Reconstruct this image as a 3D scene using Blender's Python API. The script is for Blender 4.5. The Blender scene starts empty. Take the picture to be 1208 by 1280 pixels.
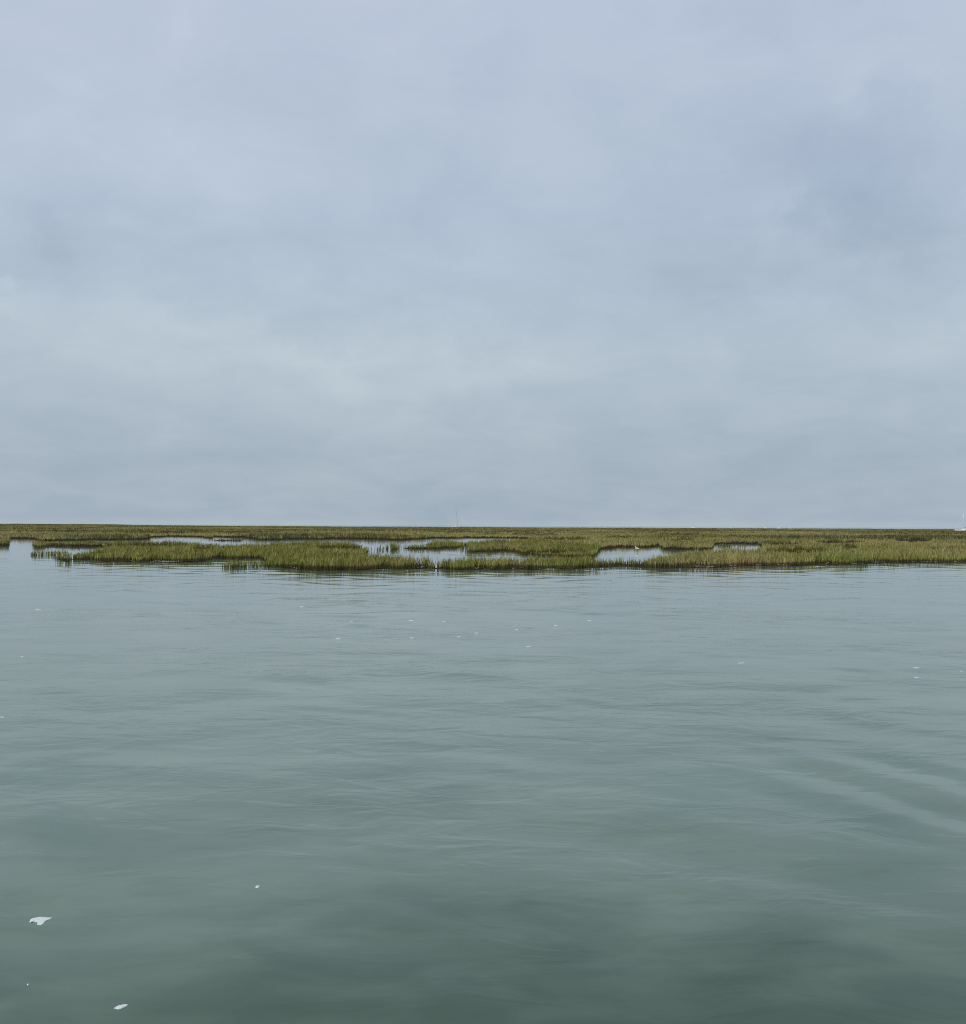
import bpy, math, random
import numpy as np
from mathutils import Matrix, Vector, Euler

rng = np.random.default_rng(7)
random.seed(7)
scene = bpy.context.scene
COL = scene.collection

# ------------------------------------------------------------------ camera
F = 1500.0            # focal length in photo pixels (photo 1208 x 1280)
CAM_H = 2.2
HOR_MID, HOR_SLOPE = 656.9, 5.2 / 1208.0
PITCH = math.atan((HOR_MID - 640) / F)
ROLL = math.atan(HOR_SLOPE)
camd = bpy.data.cameras.new("camera")
cam = bpy.data.objects.new("camera", camd)
COL.objects.link(cam)
camd.sensor_fit = 'VERTICAL'
camd.sensor_height = 24.0
camd.lens = F / 1280.0 * 24.0
camd.clip_start = 0.1
camd.clip_end = 60000
Rm = Matrix.Rotation(math.radians(90) + PITCH, 3, 'X') @ Matrix.Rotation(ROLL, 3, 'Z')
cam.matrix_world = Matrix.Translation((0, 0, CAM_H)) @ Rm.to_4x4()
scene.camera = cam
R = np.array(Rm)


def ground(u, v, z=0.0):
    """photo pixel -> point on the horizontal plane at height z"""
    u = np.asarray(u, float); v = np.asarray(v, float)
    d = np.stack([(u - 604) / F, -(v - 640) / F, -np.ones_like(u)], -1) @ R.T
    t = (z - CAM_H) / d[..., 2]
    return d[..., 0] * t, d[..., 1] * t


def pixel(x, y, z=0.0):
    p = np.stack([x, y, np.zeros_like(x) + z - CAM_H], -1) @ R
    return 604 + F * p[..., 0] / -p[..., 2], 640 - F * p[..., 1] / -p[..., 2]


def hor(u):
    return HOR_MID + (np.asarray(u, float) - 604) * HOR_SLOPE


# ------------------------------------------------------------------ helpers
def link(name, me, mat=None, parent=None, smooth=False):
    o = bpy.data.objects.new(name, me)
    COL.objects.link(o)
    if mat is not None:
        me.materials.append(mat)
    if parent is not None:
        o.parent = parent
    if smooth and len(me.polygons):
        me.polygons.foreach_set('use_smooth', np.ones(len(me.polygons), bool))
    return o


def mesh_py(name, verts, faces):
    me = bpy.data.meshes.new(name)
    me.from_pydata([tuple(map(float, v)) for v in verts], [], [tuple(map(int, f)) for f in faces])
    me.update()
    return me


def mesh_np(name, co, loops, starts):
    me = bpy.data.meshes.new(name)
    me.vertices.add(len(co))
    me.vertices.foreach_set('co', np.ascontiguousarray(co, dtype=np.float32).ravel())
    me.loops.add(len(loops))
    me.loops.foreach_set('vertex_index', np.ascontiguousarray(loops, dtype=np.int32))
    me.polygons.add(len(starts))
    me.polygons.foreach_set('loop_start', np.ascontiguousarray(starts, dtype=np.int32))
    me.update(calc_edges=True)
    me.validate()
    return me


def tag(o, label, cat, group=None, kind=None):
    o['label'] = label
    o['category'] = cat
    if group: o['group'] = group
    if kind: o['kind'] = kind
    return o


def empty(name, loc, rz=0.0):
    o = bpy.data.objects.new(name, None)
    COL.objects.link(o)
    o.location = loc
    o.rotation_euler = (0, 0, rz)
    o.empty_display_size = 0.2
    return o


class MB:
    """collects boxes, tubes and lofts into one mesh"""
    def __init__(self): self.v = []; self.f = []

    def add(self, vs, fs):
        n = len(self.v); self.v += [tuple(p) for p in vs]; self.f += [tuple(i + n for i in f) for f in fs]
        return self

    def tube(self, pts, rad, n=8, squash=1.0):
        pts = [Vector(p) for p in pts]; vs = []; fs = []
        for i, p in enumerate(pts):
            t = (pts[min(i + 1, len(pts) - 1)] - pts[max(i - 1, 0)]).normalized()
            up = Vector((0, 1, 0)) if abs(t.y) < 0.9 else Vector((1, 0, 0))
            a = t.cross(up).normalized(); b = t.cross(a).normalized()
            r = rad[i] if hasattr(rad, '__len__') else rad
            for k in range(n):
                q = 2 * math.pi * k / n
                vs.append(p + a * (r * math.cos(q)) + b * (r * squash * math.sin(q)))
        for i in range(len(pts) - 1):
            for k in range(n):
                k2 = (k + 1) % n
                fs.append((i * n + k, i * n + k2, (i + 1) * n + k2, (i + 1) * n + k))
        fs.append(tuple(range(n - 1, -1, -1))); m = (len(pts) - 1) * n
        fs.append(tuple(m + k for k in range(n)))
        return self.add(vs, fs)

    def box(self, c, s, taper=1.0):
        x, y, z = c; a, b, h = s[0] / 2, s[1] / 2, s[2] / 2
        vs = [(x + i * a * (taper if k > 0 else 1), y + j * b * (taper if k > 0 else 1), z + k * h) for k in (-1, 1) for j in (-1, 1) for i in (-1, 1)]
        return self.add(vs, [(0, 2, 3, 1), (4, 5, 7, 6), (0, 1, 5, 4), (2, 6, 7, 3), (0, 4, 6, 2), (1, 3, 7, 5)])

    def loft(self, rings, closed=True, cap=True):
        n = len(rings[0]); vs = [p for r in rings for p in r]; fs = []
        for i in range(len(rings) - 1):
            for k in range(n if closed else n - 1):
                k2 = (k + 1) % n
                fs.append((i * n + k, i * n + k2, (i + 1) * n + k2, (i + 1) * n + k))
        if cap:
            fs.append(tuple(range(n - 1, -1, -1))); m = (len(rings) - 1) * n
            fs.append(tuple(m + k for k in range(n)))
        return self.add(vs, fs)

    def build(self, name, mat, parent=None, smooth=False):
        return link(name, mesh_py(name, self.v, self.f), mat, parent, smooth)


def nodes(mat):
    mat.use_nodes = True
    nt = mat.node_tree
    nt.nodes.clear()
    return nt, (lambda t, **k: _node(nt, t, k)), nt.links.new


def _node(nt, t, kw):
    n = nt.nodes.new(t)
    for k, v in kw.items():
        if k.startswith('i_'):
            key = k[2:]
            key = int(key) if key.isdigit() else key.replace('_', ' ')
            n.inputs[key].default_value = v
        else:
            setattr(n, k, v)
    return n


def flat_mat(name, col, rough=0.5, var=0.12, scale=3.0, metallic=0.0):
    m = bpy.data.materials.new(name)
    nt, N, L = nodes(m)
    out = N('ShaderNodeOutputMaterial'); b = N('ShaderNodeBsdfPrincipled', i_Roughness=rough, i_Metallic=metallic)
    tc = N('ShaderNodeTexCoord'); no = N('ShaderNodeTexNoise', i_Scale=scale, i_Detail=4.0)
    mx = N('ShaderNodeMix', data_type='RGBA', blend_type='MIX')
    mx.inputs[6].default_value = tuple(c * (1 - var) for c in col) + (1,)
    mx.inputs[7].default_value = tuple(min(1, c * (1 + var)) for c in col) + (1,)
    L(tc.outputs['Object'], no.inputs['Vector']); L(no.outputs['Fac'], mx.inputs[0])
    L(mx.outputs[2], b.inputs['Base Color']); L(b.outputs[0], out.inputs[0])
    return m


# ------------------------------------------------------------------ world (overcast sky)
SUN_EL, SUN_AZ = math.radians(42), math.radians(208)   # azimuth clockwise from +Y: behind the camera, to the left
W = bpy.data.worlds.new("World")
scene.world = W
W.use_nodes = True
nt = W.node_tree
nt.nodes.clear()
N = lambda t, **k: _node(nt, t, k)
L = nt.links.new


def math_n(op, a, b=None, c=None, clamp=False):
    n = N('ShaderNodeMath', operation=op, use_clamp=clamp)
    for i, q in enumerate((a, b, c)):
        if q is None: continue
        if hasattr(q, 'links'): L(q, n.inputs[i])
        else: n.inputs[i].default_value = q
    return n.outputs[0]


w_out = N('ShaderNodeOutputWorld'); bg = N('ShaderNodeBackground', i_Strength=0.1)
sky = N('ShaderNodeTexSky', sky_type='NISHITA', sun_disc=False, sun_elevation=SUN_EL, sun_rotation=SUN_AZ, dust_density=3.0)
tc = N('ShaderNodeTexCoord')
sep = N('ShaderNodeSeparateXYZ'); L(tc.outputs['Generated'], sep.inputs[0])
dx, dy, dz = sep.outputs
zp = math_n('MAXIMUM', dz, 0.0)
az = math_n('ARCTAN2', dx, dy)
el = math_n('ARCSINE', zp)
# cloud-deck coordinates: where the view ray meets a flat deck
inv = math_n('DIVIDE', 1.0, math_n('ADD', zp, 0.26))
deck = N('ShaderNodeCombineXYZ')
L(math_n('MULTIPLY', dx, inv), deck.inputs[0]); L(math_n('MULTIPLY', dy, inv), deck.inputs[1])
n1 = N('ShaderNodeTexNoise', i_Scale=1.5, i_Detail=8.0, i_Roughness=0.55, i_Distortion=0.35); L(deck.outputs[0], n1.inputs['Vector'])
n2 = N('ShaderNodeTexNoise', i_Scale=4.6, i_Detail=8.0, i_Roughness=0.60, i_Distortion=0.45); L(deck.outputs[0], n2.inputs['Vector'])
# warp of the cloud masses
wn = N('ShaderNodeTexNoise', i_Scale=6.0, i_Detail=7.0, i_Roughness=0.60); L(tc.outputs['Generated'], wn.inputs['Vector'])
wsep = N('ShaderNodeSeparateColor'); L(wn.outputs['Color'], wsep.inputs[0])
azw = math_n('ADD', az, math_n('MULTIPLY', math_n('SUBTRACT', wsep.outputs[0], 0.5), 0.34))
elw = math_n('ADD', el, math_n('MULTIPLY', math_n('SUBTRACT', wsep.outputs[1], 0.5), 0.22))


def blobs(lst):
    """sum of soft cloud masses, given by azimuth / elevation in degrees, half sizes, tilt, weight"""
    tot = None
    for a0, e0, sa, se, tilt, wgt in lst:
        a = math_n('SUBTRACT', azw, math.radians(a0)); e = math_n('SUBTRACT', elw, math.radians(e0))
        ct, st = math.cos(math.radians(tilt)), math.sin(math.radians(tilt))
        p = math_n('ADD', math_n('MULTIPLY', a, ct), math_n('MULTIPLY', e, st))
        q = math_n('SUBTRACT', math_n('MULTIPLY', e, ct), math_n('MULTIPLY', a, st))
        p = math_n('DIVIDE', p, math.radians(sa)); q = math_n('DIVIDE', q, math.radians(se))
        r2 = math_n('ADD', math_n('MULTIPLY', p, p), math_n('MULTIPLY', q, q))
        g = math_n('MULTIPLY', math_n('EXPONENT', math_n('MULTIPLY', r2, -1.0)), wgt)
        tot = g if tot is None else math_n('ADD', tot, g)
    return tot


def ae(u, v, su, sv, tilt, w):
    k = math.degrees(1 / F)
    return (math.degrees(math.atan((u - 604) / F)), math.degrees(math.atan((657 - v) / F)), su * k, sv * k, tilt, w)


light = blobs([
    ae(990, 265, 190, 85, 6, -0.125), ae(1150, 330, 120, 70, 0, -0.05), ae(310, 540, 260, 50, 0, 0.05), ae(900, 500, 260, 40, 0, 0.02), ae(560, 300, 230, 90, 10, -0.02), ae(110, 335, 80, 24, -12, -0.08),
    ae(230, 290, 160, 40, 5, -0.05), ae(60, 560, 160, 30, 0, -0.02), ae(1000, 560, 220, 60, 0, -0.03),
    ae(370, 430, 150, 40, 6, 0.12), ae(150, 430, 110, 34, 0, 0.05), ae(570, 455, 110, 40, 15, 0.09), ae(15, 386, 50, 9, -12, 0.10),
    ae(230, 150, 220, 120, 0, 0.05), ae(950, 90, 260, 80, 0, 0.015), ae(1150, 150, 90, 25, 0, 0.05), ae(960, 300, 80, 26, -35, 0.08), ae(720, 540, 150, 36, 0, 0.03),
    ae(600, 130, 60, 160, -25, -0.03),
])
tot = math_n('ADD', light, math_n('MULTIPLY', math_n('SUBTRACT', n1.outputs['Fac'], 0.5), 0.22))
tot = math_n('ADD', tot, math_n('MULTIPLY', math_n('SUBTRACT', n2.outputs['Fac'], 0.5), 0.23))
gain = math_n('ADD', tot, 1.0)
ramp = N('ShaderNodeValToRGB'); L(math_n('DIVIDE', el, math.pi / 2), ramp.inputs[0])
e = ramp.color_ramp.elements
e[0].position = 0.0; e[0].color = (0.430, 0.515, 0.578, 1)
e[1].position = 1.0; e[1].color = (0.60, 0.66, 0.78, 1)
for pos, c in ((0.004, (0.392, 0.476, 0.552)), (0.04, (0.394, 0.480, 0.558)), (0.095, (0.458, 0.546, 0.624)), (0.16, (0.468, 0.555, 0.672)), (0.28, (0.510, 0.580, 0.710))):
    q = e.new(pos); q.color = c + (1,)
scl = N('ShaderNodeVectorMath', operation='SCALE'); L(ramp.outputs[0], scl.inputs[0]); L(math_n('MULTIPLY', gain, 10.0), scl.inputs['Scale'])
# brighter cloud is a little warmer, thin cloud a little bluer
tint = N('ShaderNodeMix', data_type='RGBA'); tint.inputs[6].default_value = (0.963, 0.992, 1.032, 1); tint.inputs[7].default_value = (1.035, 1.005, 0.965, 1)
L(math_n('ADD', math_n('MULTIPLY', tot, 3.0), 0.5, clamp=True), tint.inputs[0])
mul = N('ShaderNodeVectorMath', operation='MULTIPLY'); L(scl.outputs[0], mul.inputs[0]); L(tint.outputs[2], mul.inputs[1])
mixs = N('ShaderNodeMix', data_type='RGBA'); mixs.inputs[0].default_value = 0.94
L(sky.outputs[0], mixs.inputs[6]); L(mul.outputs[0], mixs.inputs[7])
L(mixs.outputs[2], bg.inputs['Color']); L(bg.outputs[0], w_out.inputs[0])

sund = bpy.data.lights.new("sun", 'SUN')
sund.energy = 1.5; sund.angle = math.radians(14); sund.color = (1.0, 0.965, 0.91)
sun = bpy.data.objects.new("sun", sund); COL.objects.link(sun)
sd = Vector((math.sin(SUN_AZ) * math.cos(SUN_EL), math.cos(SUN_AZ) * math.cos(SUN_EL), math.sin(SUN_EL)))
sun.rotation_euler = sd.to_track_quat('Z', 'Y').to_euler()
sun.location = (0, -5, 30)

# ------------------------------------------------------------------ water
def waves(x, y, dist):
    """height of the water surface (metres)"""
    r = np.random.default_rng(21)
    z = np.zeros_like(x)
    patch = 0.55 + 0.45 * np.sin(x * 0.33 + 1.3 + 1.4 * np.sin(y * 0.19)) * np.sin(y * 0.41 + 0.6 + np.sin(x * 0.23))
    wx = x + 0.55 * np.sin(0.8 * y + 0.5 * x) + 0.3 * np.sin(1.7 * x - 0.6 * y + 1.0)
    wy = y + 0.40 * np.sin(0.9 * x + 0.3) + 0.25 * np.sin(1.9 * x + 1.1 * y)
    for i in range(34):
        lam = 0.30 * (9.0 ** r.random())
        th = r.normal(0.0, 0.55) + (0.30 if i % 2 else -0.25)
        k = 2 * math.pi / lam
        ph = r.random() * 6.28
        amp = 0.0068 * lam ** 1.05 / k / 0.5 * 0.5
        fade = 1.0 / (1.0 + (dist * 0.0065 * 4 / lam) ** 4)
        env = 0.5 + 0.5 * np.sin(wx * r.uniform(0.2, 0.7) + wy * r.uniform(0.2, 0.9) + r.random() * 6.28)
        z += amp * fade * env * np.sin(k * (math.sin(th) * wx + math.cos(th) * wy) + ph)
    z *= 0.35 + patch
    z *= 0.55 + 0.45 * np.clip((dist - 5) / 7, 0, 1)
    # a passing boat's wake: a short train of diagonal ridges to the right
    px, py = ground(np.array([1000.0, 1208.0]), np.array([945.0, 1003.0]))
    t = np.array([px[1] - px[0], py[1] - py[0]]); t /= np.hypot(*t); nrm = np.array([-t[1], t[0]])
    s = (x - px[0]) * t[0] + (y - py[0]) * t[1]
    q = (x - px[0]) * nrm[0] + (y - py[0]) * nrm[1] + 0.08 * np.sin(1.1 * s) + 0.04 * np.sin(2.9 * s + 1.0)
    env = np.exp(-((q - 0.2) / 1.1) ** 2) * np.clip((s + 0.9) / 1.8, 0, 1) * np.exp(-np.clip(s - 4, 0, 99) / 6)
    z += 0.0145 * env * np.sin(2 * math.pi * q / 0.95 + 0.7)
    return z


az_in = np.linspace(-0.80, 0.80, 760)
az_out = np.linspace(0.80, 2 * math.pi - 0.80, 90)[1:-1]
ang = np.concatenate([az_in, az_out])
rad = np.concatenate([[0.3, 1.0, 1.8], 2.4 * (1.0066 ** np.arange(0, 560)), ])
rad = np.concatenate([rad, rad[-1] * (1.05 ** np.arange(1, 116))])
A, Rr = np.meshgrid(ang, rad)
X, Y = Rr * np.sin(A), Rr * np.cos(A)
Z = waves(X, Y, Rr) * np.clip((140 - Rr) / 80, 0, 1)
na, nr = len(ang), len(rad)
idx = np.arange(na * nr).reshape(nr, na)
i0 = idx[:-1, :]; i1 = idx[1:, :]
q = np.stack([i0, np.roll(i0, -1, 1), np.roll(i1, -1, 1), i1], -1).reshape(-1, 4)
co = np.stack([X, Y, Z], -1).reshape(-1, 3)
co = np.concatenate([co, [[0, 0, 0]]])
fan = np.stack([np.full(na, na * nr), np.roll(idx[0], -1), idx[0]], -1)
loops = np.concatenate([q[:, ::-1].ravel(), fan.ravel()])
starts = np.concatenate([np.arange(len(q)) * 4, len(q) * 4 + np.arange(na) * 3])
wm = mesh_np("water", co, loops, starts)

m = bpy.data.materials.new("murky_tidal_water")
nt, N, L = nodes(m)
out = N('ShaderNodeOutputMaterial'); b = N('ShaderNodeBsdfPrincipled', i_Roughness=0.05, i_IOR=1.333)
geo = N('ShaderNodeNewGeometry')
mp = N('ShaderNodeMapping'); L(geo.outputs['Position'], mp.inputs['Vector']); mp.inputs['Scale'].default_value = (1, 1.5, 1)
# body colour: sediment clouds and weed under the surface
c1 = N('ShaderNodeTexNoise', i_Scale=0.55, i_Detail=4.0, i_Roughness=0.5, i_Distortion=0.6); L(mp.outputs[0], c1.inputs['Vector'])
r1 = N('ShaderNodeValToRGB'); L(c1.outputs['Fac'], r1.inputs[0])
r1.color_ramp.elements[0].position = 0.32; r1.color_ramp.elements[0].color = (0.082, 0.138, 0.087, 1)
r1.color_ramp.elements[1].position = 0.68; r1.color_ramp.elements[1].color = (0.134, 0.196, 0.134, 1)
c2 = N('ShaderNodeTexNoise', i_Scale=1.5, i_Detail=4.0, i_Roughness=0.5, i_Distortion=0.4); L(mp.outputs[0], c2.inputs['Vector'])
r2 = N('ShaderNodeValToRGB'); L(c2.outputs['Fac'], r2.inputs[0])
r2.color_ramp.elements[0].position = 0.56; r2.color_ramp.elements[0].color = (0, 0, 0, 1)
r2.color_ramp.elements[1].position = 0.82; r2.color_ramp.elements[1].color = (0.45, 0.45, 0.45, 1)
# a weed bed lies under the surface close by, to the right
wb = ground(np.array([820.0]), np.array([1285.0]))
vd = N('ShaderNodeVectorMath', operation='SUBTRACT'); L(geo.outputs['Position'], vd.inputs[0]); vd.inputs[1].default_value = (float(wb[0][0]), float(wb[1][0]), 0)
vs_ = N('ShaderNodeVectorMath', operation='MULTIPLY'); L(vd.outputs[0], vs_.inputs[0]); vs_.inputs[1].default_value = (0.30, 0.60, 0)
vl = N('ShaderNodeVectorMath', operation='LENGTH'); L(vs_.outputs[0], vl.inputs[0])
va = N('ShaderNodeMath', operation='MULTIPLY_ADD'); L(c2.outputs['Fac'], va.inputs[0]); va.inputs[1].default_value = -1.8; L(vl.outputs['Value'], va.inputs[2])
vm = N('ShaderNodeMapRange', interpolation_type='SMOOTHSTEP'); L(va.outputs[0], vm.inputs[0])
vm.inputs[1].default_value = -1.0; vm.inputs[2].default_value = 0.75; vm.inputs[3].default_value = 0.95; vm.inputs[4].default_value = 0.0
wmax = N('ShaderNodeMath', operation='MAXIMUM'); L(r2.outputs[0], wmax.inputs[0]); L(vm.outputs[0], wmax.inputs[1])
mx = N('ShaderNodeMix', data_type='RGBA'); L(wmax.outputs[0], mx.inputs[0]); L(r1.outputs[0], mx.inputs[6])
mx.inputs[7].default_value = (0.024, 0.062, 0.027, 1)
L(mx.outputs[2], b.inputs['Base Color'])
# ripples: strong in the open channel, nearly calm in the sheltered pools
sx = N('ShaderNodeSeparateXYZ'); L(geo.outputs['Position'], sx.inputs[0])
calm = N('ShaderNodeMapRange', interpolation_type='SMOOTHSTEP'); L(sx.outputs[1], calm.inputs[0])
calm.inputs[1].default_value = 6; calm.inputs[2].default_value = 64; calm.inputs[3].default_value = 1.0; calm.inputs[4].default_value = 0.03
pt = N('ShaderNodeTexNoise', i_Scale=0.13, i_Detail=3.0); L(mp.outputs[0], pt.inputs['Vector'])
pr = N('ShaderNodeMapRange'); L(pt.outputs['Fac'], pr.inputs[0])
pr.inputs[1].default_value = 0.35; pr.inputs[2].default_value = 0.65; pr.inputs[3].default_value = 0.20; pr.inputs[4].default_value = 1.40
lee = N('ShaderNodeMapRange', interpolation_type='SMOOTHSTEP'); L(sx.outputs[1], lee.inputs[0])   # smoother close to the boat
lee.inputs[1].default_value = 4; lee.inputs[2].default_value = 15; lee.inputs[3].default_value = 0.22; lee.inputs[4].default_value = 1.0
am0 = N('ShaderNodeMath', operation='MULTIPLY'); L(calm.outputs[0], am0.inputs[0]); L(lee.outputs[0], am0.inputs[1])
am = N('ShaderNodeMath', operation='MULTIPLY'); L(am0.outputs[0], am.inputs[0]); L(pr.outputs[0], am.inputs[1])
mp2 = N('ShaderNodeMapping'); L(geo.outputs['Position'], mp2.inputs['Vector']); mp2.inputs['Scale'].default_value = (1.1, 1.6, 1); mp2.inputs['Rotation'].default_value = (0, 0, 0.12)
f1 = N('ShaderNodeTexNoise', i_Scale=1.3, i_Detail=3.0, i_Roughness=0.5, i_Distortion=0.8); L(mp2.outputs[0], f1.inputs['Vector'])
f2 = N('ShaderNodeTexNoise', i_Scale=7.0, i_Detail=3.0, i_Roughness=0.55, i_Distortion=0.5); L(mp2.outputs[0], f2.inputs['Vector'])
b1 = N('ShaderNodeBump', i_Distance=0.033); L(f1.outputs['Fac'], b1.inputs['Height']); L(am.outputs[0], b1.inputs['Strength'])
b2 = N('ShaderNodeBump', i_Distance=0.0036); L(f2.outputs['Fac'], b2.inputs['Height']); L(am.outputs[0], b2.inputs['Strength'])
f3 = N('ShaderNodeTexNoise', i_Scale=17.0, i_Detail=3.0, i_Roughness=0.5, i_Distortion=0.3); L(mp2.outputs[0], f3.inputs['Vector'])
b3 = N('ShaderNodeBump', i_Distance=0.0010); L(f3.outputs['Fac'], b3.inputs['Height']); L(am.outputs[0], b3.inputs['Strength'])
L(b1.outputs[0], b2.inputs['Normal']); L(b2.outputs[0], b3.inputs['Normal']); L(b3.outputs[0], b.inputs['Normal'])
L(b.outputs[0], out.inputs[0])
water = link("water", wm, m, smooth=True)
tag(water, "grey green tidal channel with gentle ripples reflecting the overcast sky", "water", kind='structure')

# ------------------------------------------------------------------ where the marsh stands
GR = 0.19     # grass height over camera height: how far a top edge stands above its foot


def P(txt):
    """outline in photo pixels; a trailing t marks the top of the grass, brought down to the foot it grows from"""
    pts = []
    for tok in txt.split():
        top = tok.endswith('t')
        u, v = map(float, tok.rstrip('t').split(','))
        if top:
            h = float(hor(u)); v = h + (v - h) / (1 - GR)
        pts.append((u, v))
    return np.array(pts)


FAR = 2.55    # pixels below the horizon where the marsh ends
far_edge = [(u, float(hor(u)) + FAR) for u in (2300, 1208, 604, 0, -1100)]
shore = P("-1100,688 -500,685 -100,683 0,682.2 8,682 11.5,681.6 11.5,673.4 25,673.2 41,673.4 50,675.6 70,675.8 90,675.4 120,675 150,675.4 184,674.3 191,671.6 210,670.9 229,670.9 253,671.4 269,670.9 310,672.2"
          " 326,674.8 356,674.3 408,673.9 460,674 483,674.8 503,675.2 524,673.6 545,672.5 610,672.2 640,672.6 655,673.2 671,674.6 676,677 700,682 740,690 747,692 750,687 760,685 774,684 810,684 824,682.4 829,687 869,687.6 890,687.2 893,681 900,680 930,680.1 949,680.8 952.5,683"
          " 953,690 930,692.5 900,692.3 870,694.5 852,696 836,699.5 826,703 812,704.5 806,707 808,709.4 816,709.8 843,710.4 862,710.8 888,710.8 910,709.4 933,708.2 963,708 985,706.8 1006,705.8 1030,705.6 1060,705.8 1080,705.4 1112,704.6 1140,704 1175,703.6 1208,703.2 1400,702.6 1700,701.5 2300,699")
main = np.concatenate([shore, far_edge])
POOLS = [  # water cut out of the main marsh: small pools and narrow creeks
    P("690,673.8 705,673.2 716,674.4 700,675.2"),
    P("768,679.6 775,679.2 780,680.2 773,681.4"),
    P("955,682.4 985,681.2 1000,680.0 1010,681.0 985,682.8 965,684.2"),
    P("958,691.5 990,690.6 1015,691.8 1035,690.2 1036,692.2 1012,694.2 985,693.0 960,694.0"),
    P("1020,679.0 1048,679.6 1075,678.4 1075,679.8 1046,681.2 1022,680.6"),
    P("1120,677.2 1140,677.8 1162,677.0 1162,678.4 1140,679.4 1122,678.6"),
    P("1050,686.4 1068,686.6 1068,687.8 1050,687.8"),
    P("60,664.4 110,664.0 160,664.5 110,665.0"), P("270,668.3 330,668.0 330,668.8 270,669.1"), P("0,661.2 16,661.2 16,661.9 0,661.9"),
    P("825,669.6 860,669.4 860,670.2 825,670.4"), P("600,668.4 680,667.8 680,668.5 600,669.3"), P("832,676.6 850,676.2 850,677.2 832,677.8"),
    P("420,668.6 470,668.2 470,668.9 420,669.4"), P("1040,671.4 1090,671.1 1090,671.8 1040,672.2"),
]
REG = [  # name, outline, density factor, height (m), label
    ("left", P("68,698.4 90,699.3 110,700.8 135,702.0 160,702.6 180,703.6 200,704.2 225,704.0 245,703.0 262,700.8 272,698.6 290,698.4 310,697.9 325,698 331,702 340,707 352,710.4 370,711 388,712.8 410,713.8 430,714.2 452,714 476,711.8 503,711.8 520,711 538.4,710.2 538.6,707.5"
               " 510,697.5t 490,695.4t 470,692.4t 452,690.6t 462,689.6 472,689 478,687 472.5,684t 458,683t 451,680.8t 439,679t 419,677.5t 385,676.8t 356,677.2t 326,678.8t 308,680.2t 282,680.6t 262,678.8t 235,677.5t 203,677.5t 163,677t 138,677.6t 131,679.8t 126,677.4t 110,676.5t 80,676.7t 60,677.7t 46,679.2t 40,680.9 60,682.2 95,683.7 120,683.6 150,684.2 132,688 119,686.4t 102,688t 93,690t 85,694.2t"), 1.0, 0.42,
     "long green cordgrass island on the left, nearest the open channel"),
    ("tufts", P("278,709.4 292,709.8 310,709.8 330,710 345,709.8 352,709.5 342,707.6 325,707.2 300,706.8 284,707.0"), 0.5, 0.30,
     "thin line of short grass tufts standing in water before the notch of the left island"),
    ("reeds", P("39,694.2 41.5,694.6 60,694.4 84,693.8 84,692.2 62,692.2 43,692.8"), 0.45, 0.27,
     "sparse reed tufts in the water off the left tip of the cordgrass island"),
    ("islet", P("488,684.8 503,685.9 520,686.2 543,686.3 569,685.4 575,683.6 588,681.5 588,677t 569,676t 556,674.9t 542,675t 533,679.0t 503,680t 490,683t"), 0.9, 0.42,
     "low grass islet between the middle pools, left of the water gap"),
    ("middle", P("583,689.8 590,690.4 600,689.8 613,690.3 632,689 644,690.3 653,693.6 674,696 700,697 730,697 744,695.4 749.7,688 752,686 740,684 700,680 676,677 668,675.4 653,674.8t 630,674.2t 617,673.6t 600,675.4t 584,676.2t"), 1.0, 0.42,
     "dense grass bank between the middle pool and the egret's pool"),
    ("strip", P("540.2,710 556,711.2 580,712 610,712.2 626,712.8 650,712 680,712.8 719,712.6 732,710.4 743,708.6 743,704.4 735,702.5 726,695.3t 693,695.3t 660,695.3t 653,698t 626,696.2t 600,696.4t 569,696.4t 553,697.4t 542,699.6t"), 1.0, 0.42,
     "narrow grass strip along the channel in front of the middle pools"),
    ("ridge", P("40,681.2 60,682.5 95,684.0 127,683.8 150,684.1 168,684.4 200,684.6 200,682 165,680.6 120,680.4 80,680.4 60,680.4 46,680.2"), 1.0, 0.34,
     "low dark grass ridge with a muddy foot behind the left tip of the cordgrass island"),
    ("spit", P("741,710 756,708.6 775,708.2 797,708.2 812,709.6 812,705 800,705.6 785,705.0 760,705.4 741,704.6"), 0.8, 0.30,
     "thin spit of scattered grass in front of the egret's pool"),
    ("uppers", P("253,672.4 260,672.9 268,672.3 264,671.6 256,671.7"), 0.8, 0.35, "small dark grass islet in the far left pool"),
    ("sliver", P("255,675.9 280,676.2 306,675.9 300,675.4 270,675.3"), 0.7, 0.22, "flat thread of grass lying in the far left pool"),
    ("pooltufts", P("898,684.0 915,684.3 934,683.9 934,683.2 915,683.4 898,683.3"), 0.4, 0.3, "row of grass tufts in the pool right of the egret"),
    ("loose", P("574,690.6 586,691.4 586,684 577,684"), 0.10, 0.36, "few reed stalks in the gap between islet and grass bank"),
    ("lobe", P("472,689.6 489,687.2 489,684.6 474,685.4"), 0.16, 0.34, "few reed stalks off the right end of the left grass island"),
    ("gap", P("536.2,710.6 542.0,710.6 542.0,707.4 536.2,707.4"), 0.9, 0.30, "few low stems in the gap between front strip and left island"),
]


RIDGE = 2 + [r_[0] for r_ in REG].index("ridge")


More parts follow.
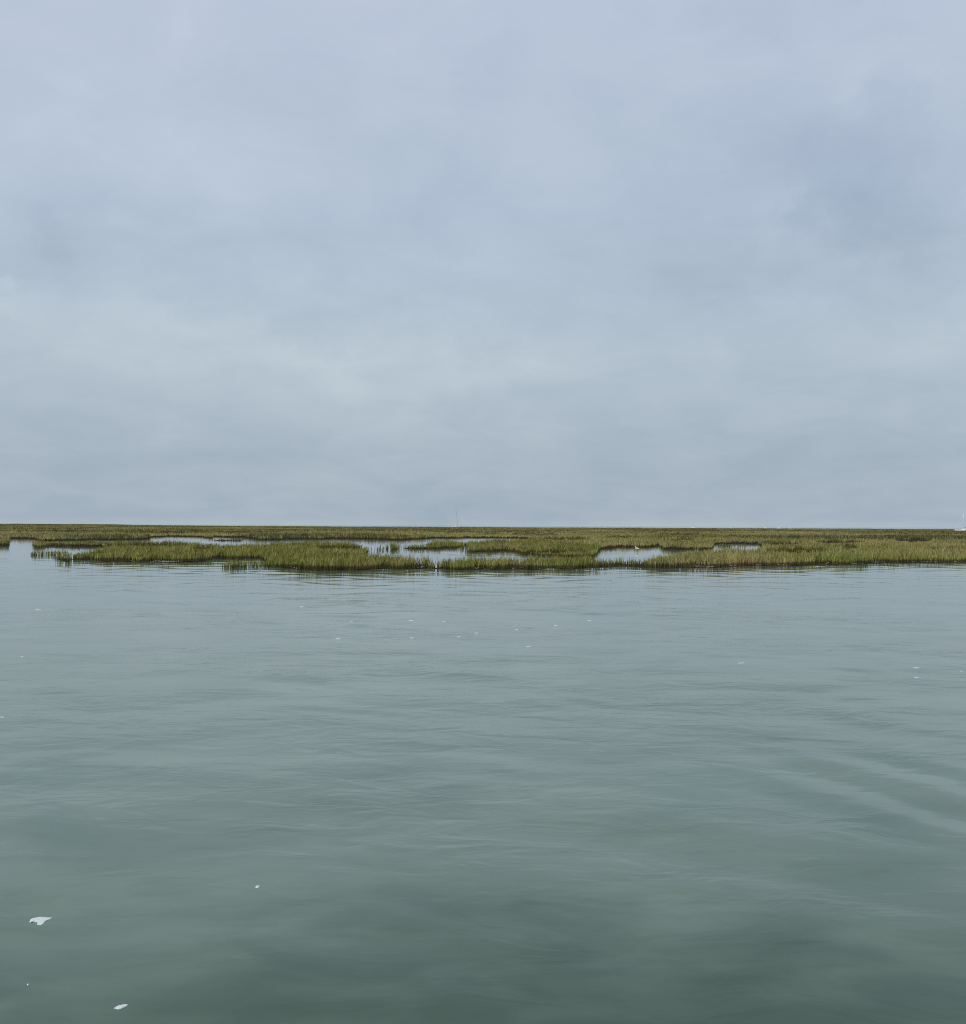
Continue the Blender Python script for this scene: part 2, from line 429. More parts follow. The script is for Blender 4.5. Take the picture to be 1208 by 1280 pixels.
def inside(poly, u, v):
    res = np.zeros(u.shape, bool)
    lo, hi = poly.min(0), poly.max(0)
    sel = np.nonzero((u >= lo[0]) & (u <= hi[0]) & (v >= lo[1]) & (v <= hi[1]))[0]
    if not len(sel): return res
    us, vs = u[sel], v[sel]
    c = np.zeros(len(sel), bool)
    n = len(poly)
    for i in range(n):
        x1, y1 = poly[i]; x2, y2 = poly[(i + 1) % n]
        if y1 == y2: continue
        hit = (y1 > vs) != (y2 > vs)
        c ^= hit & (us < (x2 - x1) * (vs - y1) / (y2 - y1) + x1)
    res[sel] = c
    return res


def rough(x, y):
    """edge roughness, in metres-scale wobble"""
    s = np.hypot(x, y) / 46.0
    a = np.sin(x * 0.9 / s + 1.7 * np.sin(y * 0.21 / s)) + 0.7 * np.sin(x * 2.3 / s + 2.0 + y * 0.3) + 0.5 * np.sin(x * 5.1 / s - y * 0.8)
    return a


def region_of(x, y):
    """0 water, 1 main marsh, 2.. the islands"""
    u, v = pixel(x, y)
    h = hor(u)
    v = v + 0.013 * (v - h) * rough(x, y)
    u = u + 0.8 * np.sin(y * 0.7 + x * 0.2)
    lab = np.where(inside(main, u, v), 1, 0)
    for p in POOLS: lab[inside(p, u, v)] = 0
    for i, rg in enumerate(REG): lab[inside(rg[1], u, v)] = i + 2
    return lab


# ground under the grass: mud flats, a polar sheet of land
ga = np.arctan((np.arange(-900, 2101, 3.0) - 604) / F)
gd = CAM_H * F / np.geomspace(64, 2.3, 520)
GA, GD = np.meshgrid(ga, gd)
GX, GY = GD * np.tan(GA), GD
lab = region_of(GX.ravel(), GY.ravel()).reshape(GX.shape)
land = (lab > 0).astype(float)
sparse = np.array([0, 1] + [1 if rg[2] > 0.6 else 0 for rg in REG])
land *= sparse[lab]
main_land = ((lab == 1) & (GY > 108)).astype(float) + (lab == RIDGE)
for k in range(2):
    p = np.pad(land, 1, mode='edge')
    land = (p[1:-1, 1:-1] * 2 + p[:-2, 1:-1] + p[2:, 1:-1] + p[1:-1, :-2] + p[1:-1, 2:]) / 6


def dune(x, y):
    u, _ = pixel(x, y)
    return np.clip((y - 700) / 330, 0, 1) * np.clip((420 - u) / 300, 0, 1) * (0.55 + 0.45 * np.sin(x * 0.045 + 0.6) * np.sin(x * 0.017 + 2))


GZ = -0.22 + (0.29 + 0.14 * main_land) * land + 0.02 * np.sin(GX * 3) * np.sin(GY * 2.1) * land + 1.5 * dune(GX, GY) * land
nr, na = GX.shape
idx = np.arange(nr * na).reshape(nr, na)
qd = np.stack([idx[:-1, :-1], idx[:-1, 1:], idx[1:, 1:], idx[1:, :-1]], -1).reshape(-1, 4)
keep = GZ.ravel()[qd].max(1) > -0.12
qd = qd[keep]
used, invx = np.unique(qd, return_inverse=True)
co = np.stack([GX, GY, GZ], -1).reshape(-1, 3)[used]
gm = mesh_np("marsh_ground", co, invx.ravel(), np.arange(len(qd)) * 4)

m = bpy.data.materials.new("marsh_mud")
nt, N, L = nodes(m)
out = N('ShaderNodeOutputMaterial'); b = N('ShaderNodeBsdfDiffuse', i_Roughness=0.6)
geo = N('ShaderNodeNewGeometry')
no = N('ShaderNodeTexNoise', i_Scale=1.2, i_Detail=6.0); L(geo.outputs['Position'], no.inputs['Vector'])
r = N('ShaderNodeValToRGB'); L(no.outputs['Fac'], r.inputs[0])
r.color_ramp.elements[0].position = 0.35; r.color_ramp.elements[0].color = (0.020, 0.015, 0.009, 1)
r.color_ramp.elements[1].position = 0.70; r.color_ramp.elements[1].color = (0.058, 0.046, 0.030, 1)
bp = N('ShaderNodeBump', i_Distance=0.08, i_Strength=0.8); L(no.outputs['Fac'], bp.inputs['Height']); L(bp.outputs[0], b.inputs['Normal'])
L(r.outputs[0], b.inputs['Color']); L(b.outputs[0], out.inputs[0])
tag(link("marsh_ground", gm, m, smooth=True), "dark brown tidal mud under the marsh grass", "ground", kind='structure')


# ------------------------------------------------------------------ grass
def grass_material(name, cols, dry, patch):
    m = bpy.data.materials.new(name)
    nt, N, L = nodes(m)
    out = N('ShaderNodeOutputMaterial')
    geo = N('ShaderNodeNewGeometry')
    at = N('ShaderNodeAttribute', attribute_name='tint')
    big = N('ShaderNodeMapping'); L(geo.outputs['Position'], big.inputs['Vector']); big.inputs['Scale'].default_value = patch + (0,)
    nb = N('ShaderNodeTexNoise', i_Scale=1.0, i_Detail=6.0, i_Roughness=0.6, i_Distortion=0.6); L(big.outputs[0], nb.inputs['Vector'])
    med = N('ShaderNodeMapping'); L(geo.outputs['Position'], med.inputs['Vector']); med.inputs['Scale'].default_value = (0.25, 0.3, 0)
    nm = N('ShaderNodeTexNoise', i_Scale=1.0, i_Detail=4.0); L(med.outputs[0], nm.inputs['Vector'])
    r = N('ShaderNodeValToRGB'); L(nb.outputs['Fac'], r.inputs[0])
    e = r.color_ramp.elements
    e[0].position = 0.30; e[0].color = cols[0] + (1,)
    e[1].position = 0.72; e[1].color = cols[-1] + (1,)
    for i, c in enumerate(cols[1:-1]):
        q = e.new(0.30 + 0.42 * (i + 1) / (len(cols) - 1)); q.color = c + (1,)
    # every tuft its own tone
    rr = N('ShaderNodeMapRange'); L(at.outputs['Fac'], rr.inputs[0]); rr.inputs[3].default_value = 0.25; rr.inputs[4].default_value = 1.95
    sc = N('ShaderNodeVectorMath', operation='SCALE'); L(r.outputs[0], sc.inputs[0]); L(rr.outputs[0], sc.inputs['Scale'])
    # dry straw-coloured blades
    dr = N('ShaderNodeMath', operation='MULTIPLY'); L(nm.outputs['Fac'], dr.inputs[0]); L(at.outputs['Fac'], dr.inputs[1])
    dm = N('ShaderNodeMapRange'); L(dr.outputs[0], dm.inputs[0]); dm.inputs[1].default_value = 0.25; dm.inputs[2].default_value = 0.55; dm.inputs[4].default_value = 0.55
    mx = N('ShaderNodeMix', data_type='RGBA'); L(dm.outputs[0], mx.inputs[0]); L(sc.outputs[0], mx.inputs[6]); mx.inputs[7].default_value = dry + (1,)
    # dark grass feet: shade between the stems painted by height, with some silt
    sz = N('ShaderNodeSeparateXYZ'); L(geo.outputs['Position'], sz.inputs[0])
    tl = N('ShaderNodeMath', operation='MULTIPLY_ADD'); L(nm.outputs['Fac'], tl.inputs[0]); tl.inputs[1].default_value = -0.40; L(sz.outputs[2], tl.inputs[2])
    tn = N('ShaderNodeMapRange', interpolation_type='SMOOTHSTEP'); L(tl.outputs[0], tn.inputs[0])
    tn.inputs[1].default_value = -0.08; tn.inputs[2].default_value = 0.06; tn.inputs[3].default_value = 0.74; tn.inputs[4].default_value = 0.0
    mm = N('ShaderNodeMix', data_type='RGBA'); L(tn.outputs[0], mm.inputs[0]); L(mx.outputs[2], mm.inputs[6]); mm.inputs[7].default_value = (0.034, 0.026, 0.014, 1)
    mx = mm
    d = N('ShaderNodeBsdfPrincipled', i_Roughness=0.6); L(mx.outputs[2], d.inputs['Base Color'])
    d.inputs['Specular IOR Level'].default_value = 0.12
    t = N('ShaderNodeBsdfTranslucent'); L(mx.outputs[2], t.inputs['Color'])
    ms = N('ShaderNodeMixShader'); ms.inputs[0].default_value = 0.28
    L(d.outputs[0], ms.inputs[1]); L(t.outputs[0], ms.inputs[2]); L(ms.outputs[0], out.inputs[0])
    return m


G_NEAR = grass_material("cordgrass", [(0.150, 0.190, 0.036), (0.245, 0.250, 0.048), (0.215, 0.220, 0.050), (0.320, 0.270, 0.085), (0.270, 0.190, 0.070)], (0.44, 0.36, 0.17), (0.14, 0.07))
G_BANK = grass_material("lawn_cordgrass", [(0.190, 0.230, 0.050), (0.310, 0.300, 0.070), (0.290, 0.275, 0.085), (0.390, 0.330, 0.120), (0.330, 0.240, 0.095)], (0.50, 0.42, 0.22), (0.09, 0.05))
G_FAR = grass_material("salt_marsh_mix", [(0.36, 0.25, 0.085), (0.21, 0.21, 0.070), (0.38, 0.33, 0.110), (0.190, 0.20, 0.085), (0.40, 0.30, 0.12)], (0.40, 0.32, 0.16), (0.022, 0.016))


REF = 46 * F / 1100


def scatter():
    """blade roots, thinning out with distance while blades stand for wider tufts"""
    xs, ys, ws, hs, ts, ls = [], [], [], [], [], []
    edges = np.geomspace(48, CAM_H * F / FAR, 60)
    for d0, d1 in zip(edges[:-1], edges[1:]):
        dm = 0.5 * (d0 + d1)
        lam = 46 * (REF / dm) ** 1.8
        tmin, tmax = (-130 - 604) / F, (1338 - 604) / F
        area = dm * (tmax - tmin) * (d1 - d0)
        per = 9
        nt_ = int(area * lam * 1.15 / per)
        cy = rng.uniform(d0, d1, nt_); cx = cy * rng.uniform(tmin, tmax, nt_)
        spread = 0.14 * (dm / REF) ** 0.8
        tx = np.repeat(cx, per) + rng.normal(0, spread, nt_ * per)
        ty = np.repeat(cy, per) + rng.normal(0, spread * 1.3, nt_ * per)
        th = np.repeat(rng.normal(1.0, 0.21, nt_), per) * rng.uniform(0.45, 1.14, nt_ * per)
        tt = np.clip(np.repeat(rng.normal(0.5, 0.20, nt_), per) + rng.normal(0, 0.13, nt_ * per), 0, 1)
        lab = region_of(tx, ty)
        k = lab > 0
        xs.append(tx[k]); ys.append(ty[k]); hs.append(th[k]); ts.append(tt[k]); ls.append(lab[k])
        ws.append(np.full(k.sum(), 0.030 * (dm / REF) ** 0.8))
    return [np.concatenate(a) for a in (xs, ys, ws, hs, ts, ls)]


sx_, sy_, sw_, sh_, st_, sl_ = scatter()


def blades(name, k, hgt, mat):
    x, y, w, h, t = sx_[k], sy_[k], sw_[k], sh_[k], st_[k]
    n = len(x)
    big = 1 + 0.2 * np.sin(x * 0.35 + 1.1 * np.sin(y * 0.11)) * np.sin(y * 0.17 + 0.8) + 0.09 * np.sin(x * 1.3 + y * 0.4)
    h = hgt * h * big
    # the high marsh: tall dark shrubby patches between low lawns
    far = np.clip((y - 90) / 120, 0, 1) * (mat is G_FAR)
    pa = np.sin(x * 0.035 + 1.9 * np.sin(y * 0.016 + 0.4)) * np.sin(y * 0.031 + 1.3 * np.sin(x * 0.021)) + 0.5 * np.sin(x * 0.11 + y * 0.05) * np.sin(y * 0.07 - 0.6)
    h = h * (1 + far * (0.35 * np.clip(pa * 2.2, -1, 1)))
    t = np.clip(t - far * 0.32 * np.clip(pa * 3 - 0.5, -0.4, 1), 0, 1)
    uu_, vv_ = pixel(x, y)
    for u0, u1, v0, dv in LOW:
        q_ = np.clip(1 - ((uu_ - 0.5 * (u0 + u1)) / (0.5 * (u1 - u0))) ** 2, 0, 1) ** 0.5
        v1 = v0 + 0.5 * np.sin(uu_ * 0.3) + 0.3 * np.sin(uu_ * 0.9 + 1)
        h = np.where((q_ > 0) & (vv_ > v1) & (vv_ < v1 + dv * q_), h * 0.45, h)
        dk = (q_ > 0) & (vv_ <= v1) & (vv_ > v1 - 0.28 * dv * q_)  # shaded front of the taller growth, painted into the tint
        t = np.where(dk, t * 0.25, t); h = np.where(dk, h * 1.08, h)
    w = w * rng.uniform(0.7, 1.35, n)
    # blade faces turn every way; they lean and nod to a side
    a = rng.uniform(0, 2 * math.pi, n)
    lean = h * rng.normal(0, 0.45, n); la = a + math.pi / 2 + rng.normal(0, 0.5, n)
    bx, by = np.cos(a) * w / 2, np.sin(a) * w / 2
    lx, ly = np.cos(la) * lean + 0.05 * h, np.sin(la) * lean
    z0 = np.where((sl_[k] == 1) & (y > 108), 0.06, -0.03)
    gz = 1.5 * dune(x, y)
    z0 += gz
    ztop = z0 + 0.12 + h
    V = np.empty((n, 5, 3))
    V[:, 0] = np.stack([x - bx, y - by, z0], -1); V[:, 1] = np.stack([x + bx, y + by, z0], -1)
    zm = z0 + 0.12 + h * 0.55
    V[:, 2] = np.stack([x + bx * 0.85 + lx * 0.35, y + by * 0.85 + ly * 0.35, zm], -1)
    V[:, 3] = np.stack([x - bx * 0.85 + lx * 0.35, y - by * 0.85 + ly * 0.35, zm], -1)
    V[:, 4] = np.stack([x + lx, y + ly, ztop], -1)
    base = np.arange(n)[:, None] * 5
    lp = (base + np.array([[0, 1, 2, 3, 3, 2, 4]])).ravel()
    stt = (np.arange(n)[:, None] * 7 + np.array([[0, 4]])).ravel()
    me = mesh_np(name, V.reshape(-1, 3), lp, stt)
    at = me.attributes.new('tint', 'FLOAT', 'POINT')
    at.data.foreach_set('value', np.repeat(t, 5).astype(np.float32))
    return link(name, me, mat)


# low lawn in front of taller growth (u from, u to, v of the step, depth): the taller growth's shaded foot is painted in a darker tint
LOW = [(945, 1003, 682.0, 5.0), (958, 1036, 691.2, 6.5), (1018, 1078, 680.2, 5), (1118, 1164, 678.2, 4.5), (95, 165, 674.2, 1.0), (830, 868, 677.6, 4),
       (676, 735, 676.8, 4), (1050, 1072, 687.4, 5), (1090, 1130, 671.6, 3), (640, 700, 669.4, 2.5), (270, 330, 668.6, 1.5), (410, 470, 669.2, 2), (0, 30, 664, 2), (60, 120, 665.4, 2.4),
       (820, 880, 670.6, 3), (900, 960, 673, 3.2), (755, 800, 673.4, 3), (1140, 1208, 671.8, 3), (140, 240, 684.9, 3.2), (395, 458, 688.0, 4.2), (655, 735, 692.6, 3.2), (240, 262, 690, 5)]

# patches where the grass stands thin
thin = np.ones(len(REG) + 2)
for i, rg in enumerate(REG): thin[i + 2] = rg[2]
keep_ = rng.random(len(sx_)) < thin[sl_]
uu, vv = pixel(sx_, sy_)
bank = (sl_ == 1) & (uu > 790) & (vv > 688)
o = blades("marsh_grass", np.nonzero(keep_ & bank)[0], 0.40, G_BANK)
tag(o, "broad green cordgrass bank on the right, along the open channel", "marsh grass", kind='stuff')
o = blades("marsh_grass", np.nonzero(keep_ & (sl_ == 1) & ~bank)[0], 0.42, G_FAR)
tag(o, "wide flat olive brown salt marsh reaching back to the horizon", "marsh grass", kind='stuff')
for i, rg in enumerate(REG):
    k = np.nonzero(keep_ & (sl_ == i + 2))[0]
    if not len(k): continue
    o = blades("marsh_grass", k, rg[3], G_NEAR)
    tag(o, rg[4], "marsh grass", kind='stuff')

# ------------------------------------------------------------------ oyster shells and stones on the mud edge
M_SHELL = flat_mat("oyster_shell", (0.27, 0.235, 0.20), 0.8, 0.5, 3)


def shells():
    mb_v, mb_f = [], []
    segs = [(165, 245, 702.2, 704.6, 90), (345, 400, 709.5, 712.5, 14), (500, 536, 709.6, 711.4, 12), (590, 725, 710.6, 712.6, 26), (855, 990, 706.8, 710.6, 75), (985, 1208, 702.6, 706.0, 70)]
    for u0, u1, v0, v1, n in segs:
        k = 0
        for _ in range(n * 20):
            if k >= n: break
            u = random.uniform(u0, u1); v = random.uniform(v0, v1)
            x, y = ground(np.array([u]), np.array([v]))
            x0 = float(x[0]); y0 = float(y[0])
            here = region_of(np.array([x0]), np.array([y0]))[0] > 0
            front = region_of(np.array([x0]), np.array([y0 - 1.1]))[0] == 0
            if not (here and front) or math.sin(u * 0.16 + 1.7 * math.sin(u * 0.047)) < random.uniform(-0.5, 0.9): continue
            k += 1
            hz = random.uniform(0, 0.05)
            s = random.uniform(0.02, 0.062)
            rz = random.uniform(0, 3.14); c, sn = math.cos(rz), math.sin(rz)
            n0 = len(mb_v)
            for ring, (zz, rr) in enumerate(((0, 1.0), (0.45, 0.8), (0.6, 0.3))):
                for q in range(6):
                    a = q * math.pi / 3
                    px_, py_ = math.cos(a) * s * rr * random.uniform(.8, 1.2), math.sin(a) * s * 0.7 * rr * random.uniform(.8, 1.2)
                    mb_v.append((x0 + c * px_ - sn * py_, y0 - 0.15 + sn * px_ + c * py_, 0.03 + hz + zz * s))
            for ring in range(2):
                for q in range(6):
                    q2 = (q + 1) % 6
                    mb_f.append((n0 + ring * 6 + q, n0 + ring * 6 + q2, n0 + ring * 6 + 6 + q2, n0 + ring * 6 + 6 + q))
            mb_f.append(tuple(n0 + 12 + q for q in range(6)))
    return mesh_py("oyster_shells", mb_v, mb_f)


tag(link("oyster_shells", shells(), M_SHELL), "pale oyster shells and stones scattered on the muddy edge of the grass", "shells", kind='stuff')

# ------------------------------------------------------------------ egret
M_EGRET = flat_mat("white_feathers", (0.86, 0.86, 0.84), 0.6, 0.03, 20)
M_BILL = flat_mat("dark_bill", (0.03, 0.03, 0.03), 0.4)
ex, ey = ground(np.array([796.2]), np.array([690.0]))
eg = empty("egret", (float(ex[0]), float(ey[0]), 0.0))
tag(eg, "white egret standing in the pool with its head drawn back", "bird")
bd = MB()
bd.tube([(0.23, 0, 0.27), (0.17, 0, 0.285), (0.09, 0, 0.305), (0.0, 0, 0.315), (-0.07, 0, 0.325), (-0.105, 0, 0.355), (-0.10, 0, 0.395), (-0.085, 0, 0.43),
         (-0.10, 0, 0.46), (-0.125, 0, 0.468), (-0.15, 0, 0.465), (-0.17, 0, 0.46)],
        [0.008, 0.03, 0.06, 0.072, 0.058, 0.034, 0.024, 0.022, 0.026, 0.028, 0.022, 0.012], 12, 0.85)
bd.build("body", M_EGRET, eg, True)
MB().tube([(-0.165, 0, 0.461), (-0.21, 0, 0.452), (-0.26, 0, 0.44)], [0.011, 0.008, 0.002], 6).build("bill", M_BILL, eg, True)
for s, off in ((-1, 0.0), (1, 0.035)):
    MB().tube([(0.01 + off, 0.03 * s, 0.27), (0.03 + off, 0.03 * s, 0.15), (0.01 + off, 0.03 * s, -0.04)], [0.012, 0.008, 0.007], 6).build("leg", M_BILL, eg, True)

# ------------------------------------------------------------------ boats
M_WHITE = flat_mat("white_gelcoat", (0.90, 0.91, 0.89), 0.3, 0.03, 1.5)
M_GLASS = flat_mat("dark_window", (0.03, 0.035, 0.04), 0.1)
M_SPAR = flat_mat("white_spar", (0.80, 0.82, 0.82), 0.35, 0.03)
M_GREY = flat_mat("weathered_spar", (0.30, 0.31, 0.33), 0.45, 0.08)
M_CANVAS = flat_mat("blue_grey_canvas", (0.30, 0.34, 0.40), 0.8, 0.1)
M_BOOT = flat_mat("dark_antifouling", (0.05, 0.07, 0.10), 0.6, 0.1)


def hull_rings(Lh, B, Fb, bow=1.25, x0=-0.5):
    """stations from stern to bow (bow at +x); sheer rises towards the bow"""
    rings = []
    for i in range(13):
        t = i / 12
        half = B / 2 * (0.78 + 0.22 * math.sin(math.pi * min(1, t * 1.35))) * (1 - max(0, (t - 0.55) / 0.45) ** 2.2 * 0.985)
        sh = Fb * (0.88 + (bow - 0.88) * t ** 2)
        x = Lh * (t + x0)
        k = 0.30 + 0.03 * math.sin(math.pi * t)
        over = 0.05 * Lh * max(0, t - 0.7) / 0.3
        ring = [(x + over, half, sh), (x + over * .6, half * 0.98, sh * 0.45), (x - over * .2, half * 0.82, 0.0), (x - over, half * 0.35, -k), (x - over, -half * 0.35, -k),
                (x - over * .2, -half * 0.82, 0.0), (x + over * .6, -half * 0.98, sh * 0.45), (x + over, -half, sh)]
        rings.append(ring)
    return rings


def sailboat(u, v, depth_base, rz, Lh, B, Fb, mast_h, mast_r, mast_x, label, spar, lean=0.0, cover=True, group=None, furl=0.0):
    x, y = ground(np.array([u]), np.array([v]))
    root = empty("sailboat", (float(x[0]), float(y[0]), 0.0), rz)
    tag(root, label, "sailboat", group)
    h = MB().loft(hull_rings(Lh, B, Fb)).build("hull", M_WHITE, root, False)
    MB().loft([[(p[0], p[1] * 1.012, q) for p, q in ((r[2], 0.02), (r[2], 0.14), (r[5], 0.14), (r[5], 0.02))] for r in hull_rings(Lh, B * 0.985, Fb)[1:-1]]).build("boot_stripe", M_BOOT, h)
    c = MB()
    sec = lambda xx, w_, z1: [(xx, w_, Fb * 0.9), (xx, w_ * 0.88, z1), (xx, -w_ * 0.88, z1), (xx, -w_, Fb * 0.9)]
    c.loft([sec(-Lh * 0.14, B * 0.33, Fb + 0.55), sec(-Lh * 0.05, B * 0.33, Fb + 0.58), sec(Lh * 0.08, B * 0.30, Fb + 0.52), sec(Lh * 0.20, B * 0.24, Fb + 0.30), sec(Lh * 0.24, B * 0.20, Fb + 0.06)])
    cb = c.build("cabin", M_WHITE, root)
    for s in (-1, 1):
        w_ = MB()
        for xa, xb in ((-0.11, -0.03), (-0.01, 0.07)):
            w_.box((Lh * (xa + xb) / 2, s * B * 0.312, Fb + 0.30), (Lh * (xb - xa), 0.06, 0.26))
        w_.build("window", M_GLASS, cb)
    tip = mast_h
    mx_ = Lh * mast_x
    MB().tube([(mx_, 0, Fb * 0.9), (mx_ - lean * tip * 0.5, 0, tip * 0.55), (mx_ - lean * tip, 0, tip)], [mast_r, mast_r, mast_r * 0.8], 10).build("mast", spar, root, True)
    MB().tube([(mx_ - 0.1, 0, Fb + 1.1), (mx_ - Lh * 0.38, 0, Fb + 1.15)], 0.07, 8).build("boom", spar, root, True)
    if cover:
        MB().tube([(mx_ - 0.15, 0, Fb + 1.5), (mx_ - 0.5, 0, Fb + 1.36), (mx_ - Lh * 0.2, 0, Fb + 1.32), (mx_ - Lh * 0.36, 0, Fb + 1.27)], [0.16, 0.2, 0.17, 0.09], 10).build("sail_cover", M_CANVAS, root, True)
    MB().tube([(Lh * 0.53, 0, Fb * 1.25), (mx_ - lean * tip * 0.93, 0, tip * 0.96)], 0.02 + furl, 6).build("forestay", spar, root)
    MB().tube([(-Lh * 0.49, 0, Fb * 0.9), (mx_ - lean * tip, 0, tip * 0.985)], 0.012, 5).build("backstay", spar, root)
    sp = MB().tube([(mx_ - lean * tip * .5, -B * 0.3, tip * 0.55), (mx_ - lean * tip * .5, B * 0.3, tip * 0.55)], 0.03, 6).build("spreader", spar, root)
    for s in (-1, 1):
        MB().tube([(mx_ - 0.1, s * B * 0.46, Fb), (mx_ - lean * tip * .5, s * B * 0.3, tip * 0.55), (mx_ - lean * tip, 0, tip * 0.97)], 0.012, 5).build("shroud", spar, root)
    MB().add(*rail(Lh, B, Fb)).build("rail", spar, root)
    return root


def rail(Lh, B, Fb):
    mb = MB(); r = hull_rings(Lh, B, Fb)
    for s in (0, 7):
        pts = [(q[s][0], q[s][1] * 0.94, q[s][2] + 0.55) for q in r[:12]]
        mb.tube(pts, 0.015, 5)
        for q in r[:12:2]:
            mb.tube([(q[s][0], q[s][1] * 0.94, q[s][2] - 0.02), (q[s][0], q[s][1] * 0.94, q[s][2] + 0.55)], 0.015, 5)
    return mb.v, mb.f


PX = lambda v, u: CAM_H / (v - float(hor(u)))      # metres per photo pixel at that waterline
# the right boat: bow points left, mast 4.6 m behind the bow
dR = PX(664.4, 1200)
sailboat(1208.0, 664.4, 0, math.pi, 12.0, 3.4, 1.05, 10.3, 0.17, 0.115, "white sailboat with bare white mast at the right edge of the photo", M_SPAR, furl=0.05)
sailboat(571.2, 659.15, 0, math.radians(28), 12.0, 4.0, 1.6, 23.5, 0.11, 0.12, "sailboat with dark cabin windows and a faint leaning mast beyond the marsh", M_GREY, lean=0.13, cover=False)
k = sailboat(867.2, 660.4, 0, math.radians(200), 6.6, 2.5, 1.3, 16.0, 0.05, 0.10, "small white sailboat with very thin mast beyond the marsh, right of the egret", M_SPAR, cover=True)


def motorboat(u, v, rz, Lh, B, Fb, label, group):
    x, y = ground(np.array([u]), np.array([v]))
    root = empty("motorboat", (float(x[0]), float(y[0]), 0.0), rz)
    tag(root, label, "motorboat", group)
    MB().loft(hull_rings(Lh, B, Fb)).build("hull", M_WHITE, root)
    c = MB()
    sec = lambda xx, w_, z1: [(xx, w_, Fb * 0.9), (xx, w_ * 0.85, z1), (xx, -w_ * 0.85, z1), (xx, -w_, Fb * 0.9)]
    c.loft([sec(-Lh * 0.10, B * 0.34, Fb + 1.0), sec(Lh * 0.10, B * 0.33, Fb + 1.0), sec(Lh * 0.19, B * 0.30, Fb + 0.3), sec(Lh * 0.30, B * 0.2, Fb + 0.1)])
    cb = c.build("cabin", M_WHITE, root)
    for s in (-1, 1):
        MB().box((0, s * B * 0.315, Fb + 0.66), (Lh * 0.16, 0.07, 0.36)).build("window", M_GLASS, cb)
    MB().box((-Lh * 0.51, 0, Fb * 0.8), (0.35, 0.4, 0.7), 0.7).build("outboard_motor", M_GLASS, root)
    return root


GB = "motorboats moored beyond the marsh"
motorboat(956.5, 660.85, math.radians(15), 4.0, 2.0, 1.0, "leftmost of the three motorboats close together on the far marsh edge", GB)
motorboat(974.3, 660.95, math.radians(200), 3.4, 1.9, 1.0, "middle one of the three motorboats close together on the far marsh edge", GB)
motorboat(988.3, 661.0, math.radians(160), 3.4, 1.9, 1.1, "rightmost of the three motorboats close together on the far marsh edge", GB)
motorboat(913.5, 660.65, math.radians(185), 4.2, 2.0, 0.6, "lone low motorboat between the thin-masted sailboat and the three motorboats", GB)

# ------------------------------------------------------------------ foam on the water
m = bpy.data.materials.new("sea_foam")
nt, N, L = nodes(m)
out = N('ShaderNodeOutputMaterial'); b = N('ShaderNodeBsdfPrincipled', i_Roughness=0.7)
tc = N('ShaderNodeTexCoord'); vo = N('ShaderNodeTexVoronoi', i_Scale=140.0); L(tc.outputs['Object'], vo.inputs['Vector'])
mx = N('ShaderNodeMix', data_type='RGBA'); L(vo.outputs['Distance'], mx.inputs[0]); mx.inputs[6].default_value = (0.84, 0.87, 0.85, 1); mx.inputs[7].default_value = (0.52, 0.57, 0.55, 1)
bp = N('ShaderNodeBump', i_Distance=0.004, i_Strength=0.6); L(vo.outputs['Distance'], bp.inputs['Height']); L(bp.outputs[0], b.inputs['Normal'])
L(mx.outputs[2], b.inputs['Base Color']); L(b.outputs[0], out.inputs[0])
M_FOAM = m
FG = "foam flecks floating on the channel"


def foam(outline, label, thick=0.005):
    pts = np.array(outline, float)
    x, y = ground(pts[:, 0], pts[:, 1])
    cx, cy = float(x.mean()), float(y.mean())
    n = len(pts)
    z0 = float(waves(np.array([cx]), np.array([cy]), np.array([math.hypot(cx, cy)]))[0])
    zl = waves(x, y, np.hypot(x, y)) - z0
    vs, fs = [], []
    for zz, k in ((-0.004, 0.97), (0.45, 1.0), (0.85, 0.86), (1.0, 0.55)):
        for i in range(n):
            vs.append(((x[i] - cx) * k, (y[i] - cy) * k, (zz if zz < 0 else zz * thick) + zl[i] * k))
    for rg_ in range(3):
        for i in range(n):
            j = (i + 1) % n
            fs.append((rg_ * n + i, rg_ * n + j, rg_ * n + n + j, rg_ * n + n + i))
    vs.append((0, 0, thick))
    for i in range(n): fs.append((3 * n + i, 3 * n + (i + 1) % n, 4 * n))
    o = link("foam_fleck", mesh_py("foam_fleck", vs, fs), M_FOAM, smooth=True)
    o.location = (cx, cy, z0)
    return tag(o, label, "foam", FG)


foam([(36.8, 1150.6), (38.5, 1147.5), (41, 1146), (45, 1145.4), (50, 1144.4), (56, 1144.8), (61, 1145.2), (66.2, 1145), (63, 1147), (59.5, 1148.2), (56.5, 1150), (54.8, 1152.4), (52.5, 1154), (49.5, 1154.2), (46.3, 1153.6), (47.2, 1151.4), (46, 1150.3), (43, 1150.6), (40, 1150.2), (38.4, 1151.2)],
     "largest white foam fleck, notched, floating in the lower left water")
foam([(142.5, 1264), (145, 1262), (149, 1260.4), (154, 1259.6), (157, 1259), (160.3, 1259), (158.8, 1261), (155, 1262.6), (151, 1264.2), (147, 1264.8)],
     "leaf shaped white foam fleck close to the bottom edge of the water")


def dab(u, v, w, h, label, tilt=0.0):
    out_ = []
    if v < 900: w *= 0.7; h *= 0.48
    for i in range(9):
        a = 2 * math.pi * i / 9
        k = random.uniform(0.75, 1.2)
        out_.append((u + w / 2 * math.cos(a) * k, v + h / 2 * math.sin(a) * k - tilt * math.cos(a)))
    return foam(out_, label, 0.004)


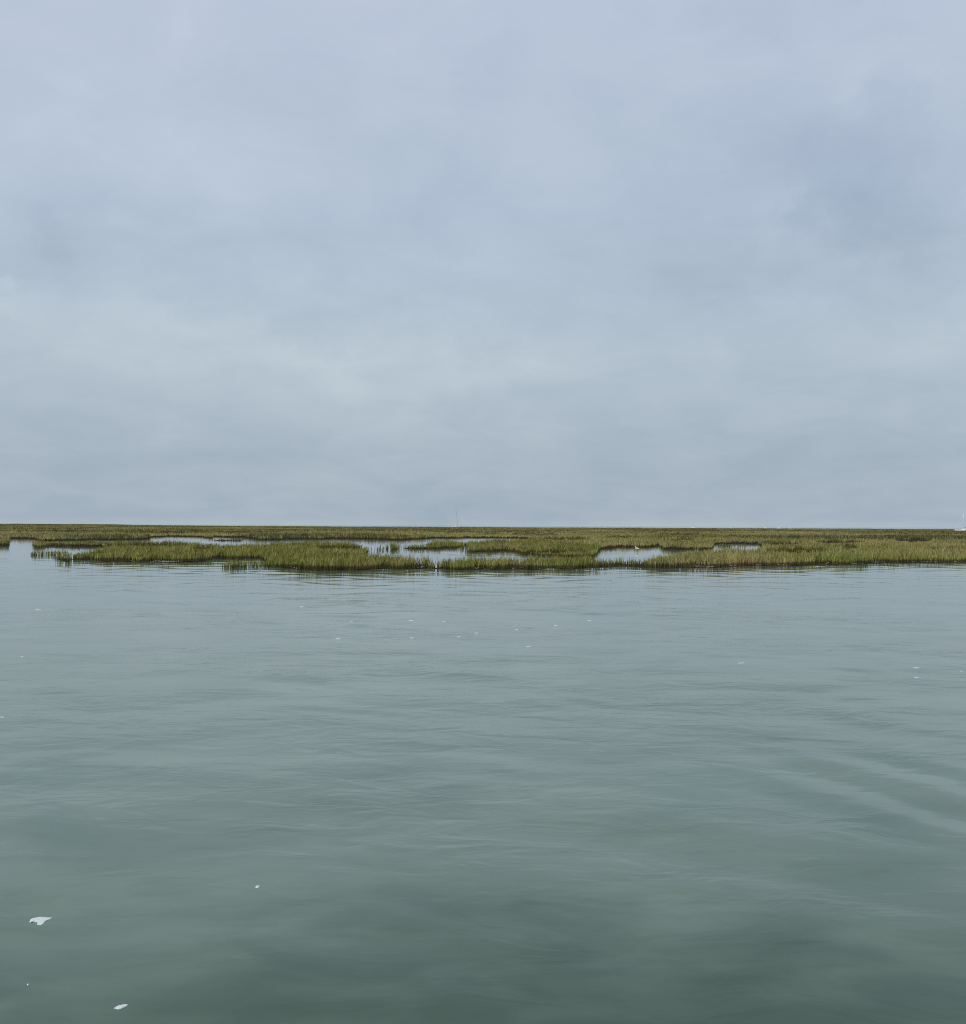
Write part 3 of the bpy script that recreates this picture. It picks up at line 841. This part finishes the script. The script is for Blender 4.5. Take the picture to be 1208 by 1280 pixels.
dab(322, 1109, 6, 2.6, "small white foam dot below the water's middle, right of the largest foam fleck", 0.5)
dab(35, 1231.5, 2.2, 1.6, "speck of foam between the largest fleck and the leaf shaped fleck")
dab(1146, 835.3, 11, 1.5, "upper of the two long foam streaks one above the other near the right side")
dab(1146, 847.5, 10, 1.5, "lower of the two long foam streaks one above the other near the right side")
dab(1202, 839, 6, 1.1, "short foam streak at the right edge, beside the two streaks")
dab(927, 829, 12, 1.4, "single foam streak on open water, left of the two streaks near the right side", 0.3)
dab(661, 808.5, 9, 1.4, "foam streak below the grass strip, the lowest of those near the middle of the water", 0.3)
dab(646, 787.5, 7, 1.1, "foam fleck just above the lowest foam streak near the middle of the water")
dab(695, 781.5, 8, 1.1, "middle one of three foam flecks in line below the strip's right end")
dab(737, 776, 9, 1.2, "rightmost of three foam flecks in line below the strip's right end")
dab(515, 776.6, 9, 1.6, "upper of two bright foam flecks below the gap in the grass strip")
dab(515, 798, 10, 1.5, "lower of two bright foam flecks below the gap in the grass strip")
dab(555, 777.4, 6, 1.2, "foam fleck right of the upper bright fleck below the gap")
dab(574, 796, 8, 1.4, "foam fleck right of the lower bright fleck below the gap")
dab(596, 791.3, 8, 1.2, "foam fleck second to the right of the lower bright fleck below the gap")
dab(440, 777.5, 7, 1.0, "foam fleck left of the upper bright fleck below the gap")
dab(423, 797.3, 11, 1.1, "foam fleck left of the lower bright fleck below the gap")
dab(377, 758.3, 9, 1.2, "foam fleck in front of the left grass island, nearest the bank")
dab(48, 761.5, 12, 1.2, "foam streak on the far left water below the reed tufts")
dab(28, 821, 6, 1.1, "faint foam fleck on the left water, halfway to the left edge fleck")
dab(3, 897, 8, 1.8, "foam fleck cut by the left edge of the water")

# ------------------------------------------------------------------ render settings
scene.view_settings.view_transform = 'Standard'
scene.view_settings.look = 'None'
scene.view_settings.exposure = 0.0
scene.view_settings.gamma = 1.0
scene.cycles.max_bounces = 8
scene.cycles.use_denoising = False
scene.cycles.filter_width = 1.1
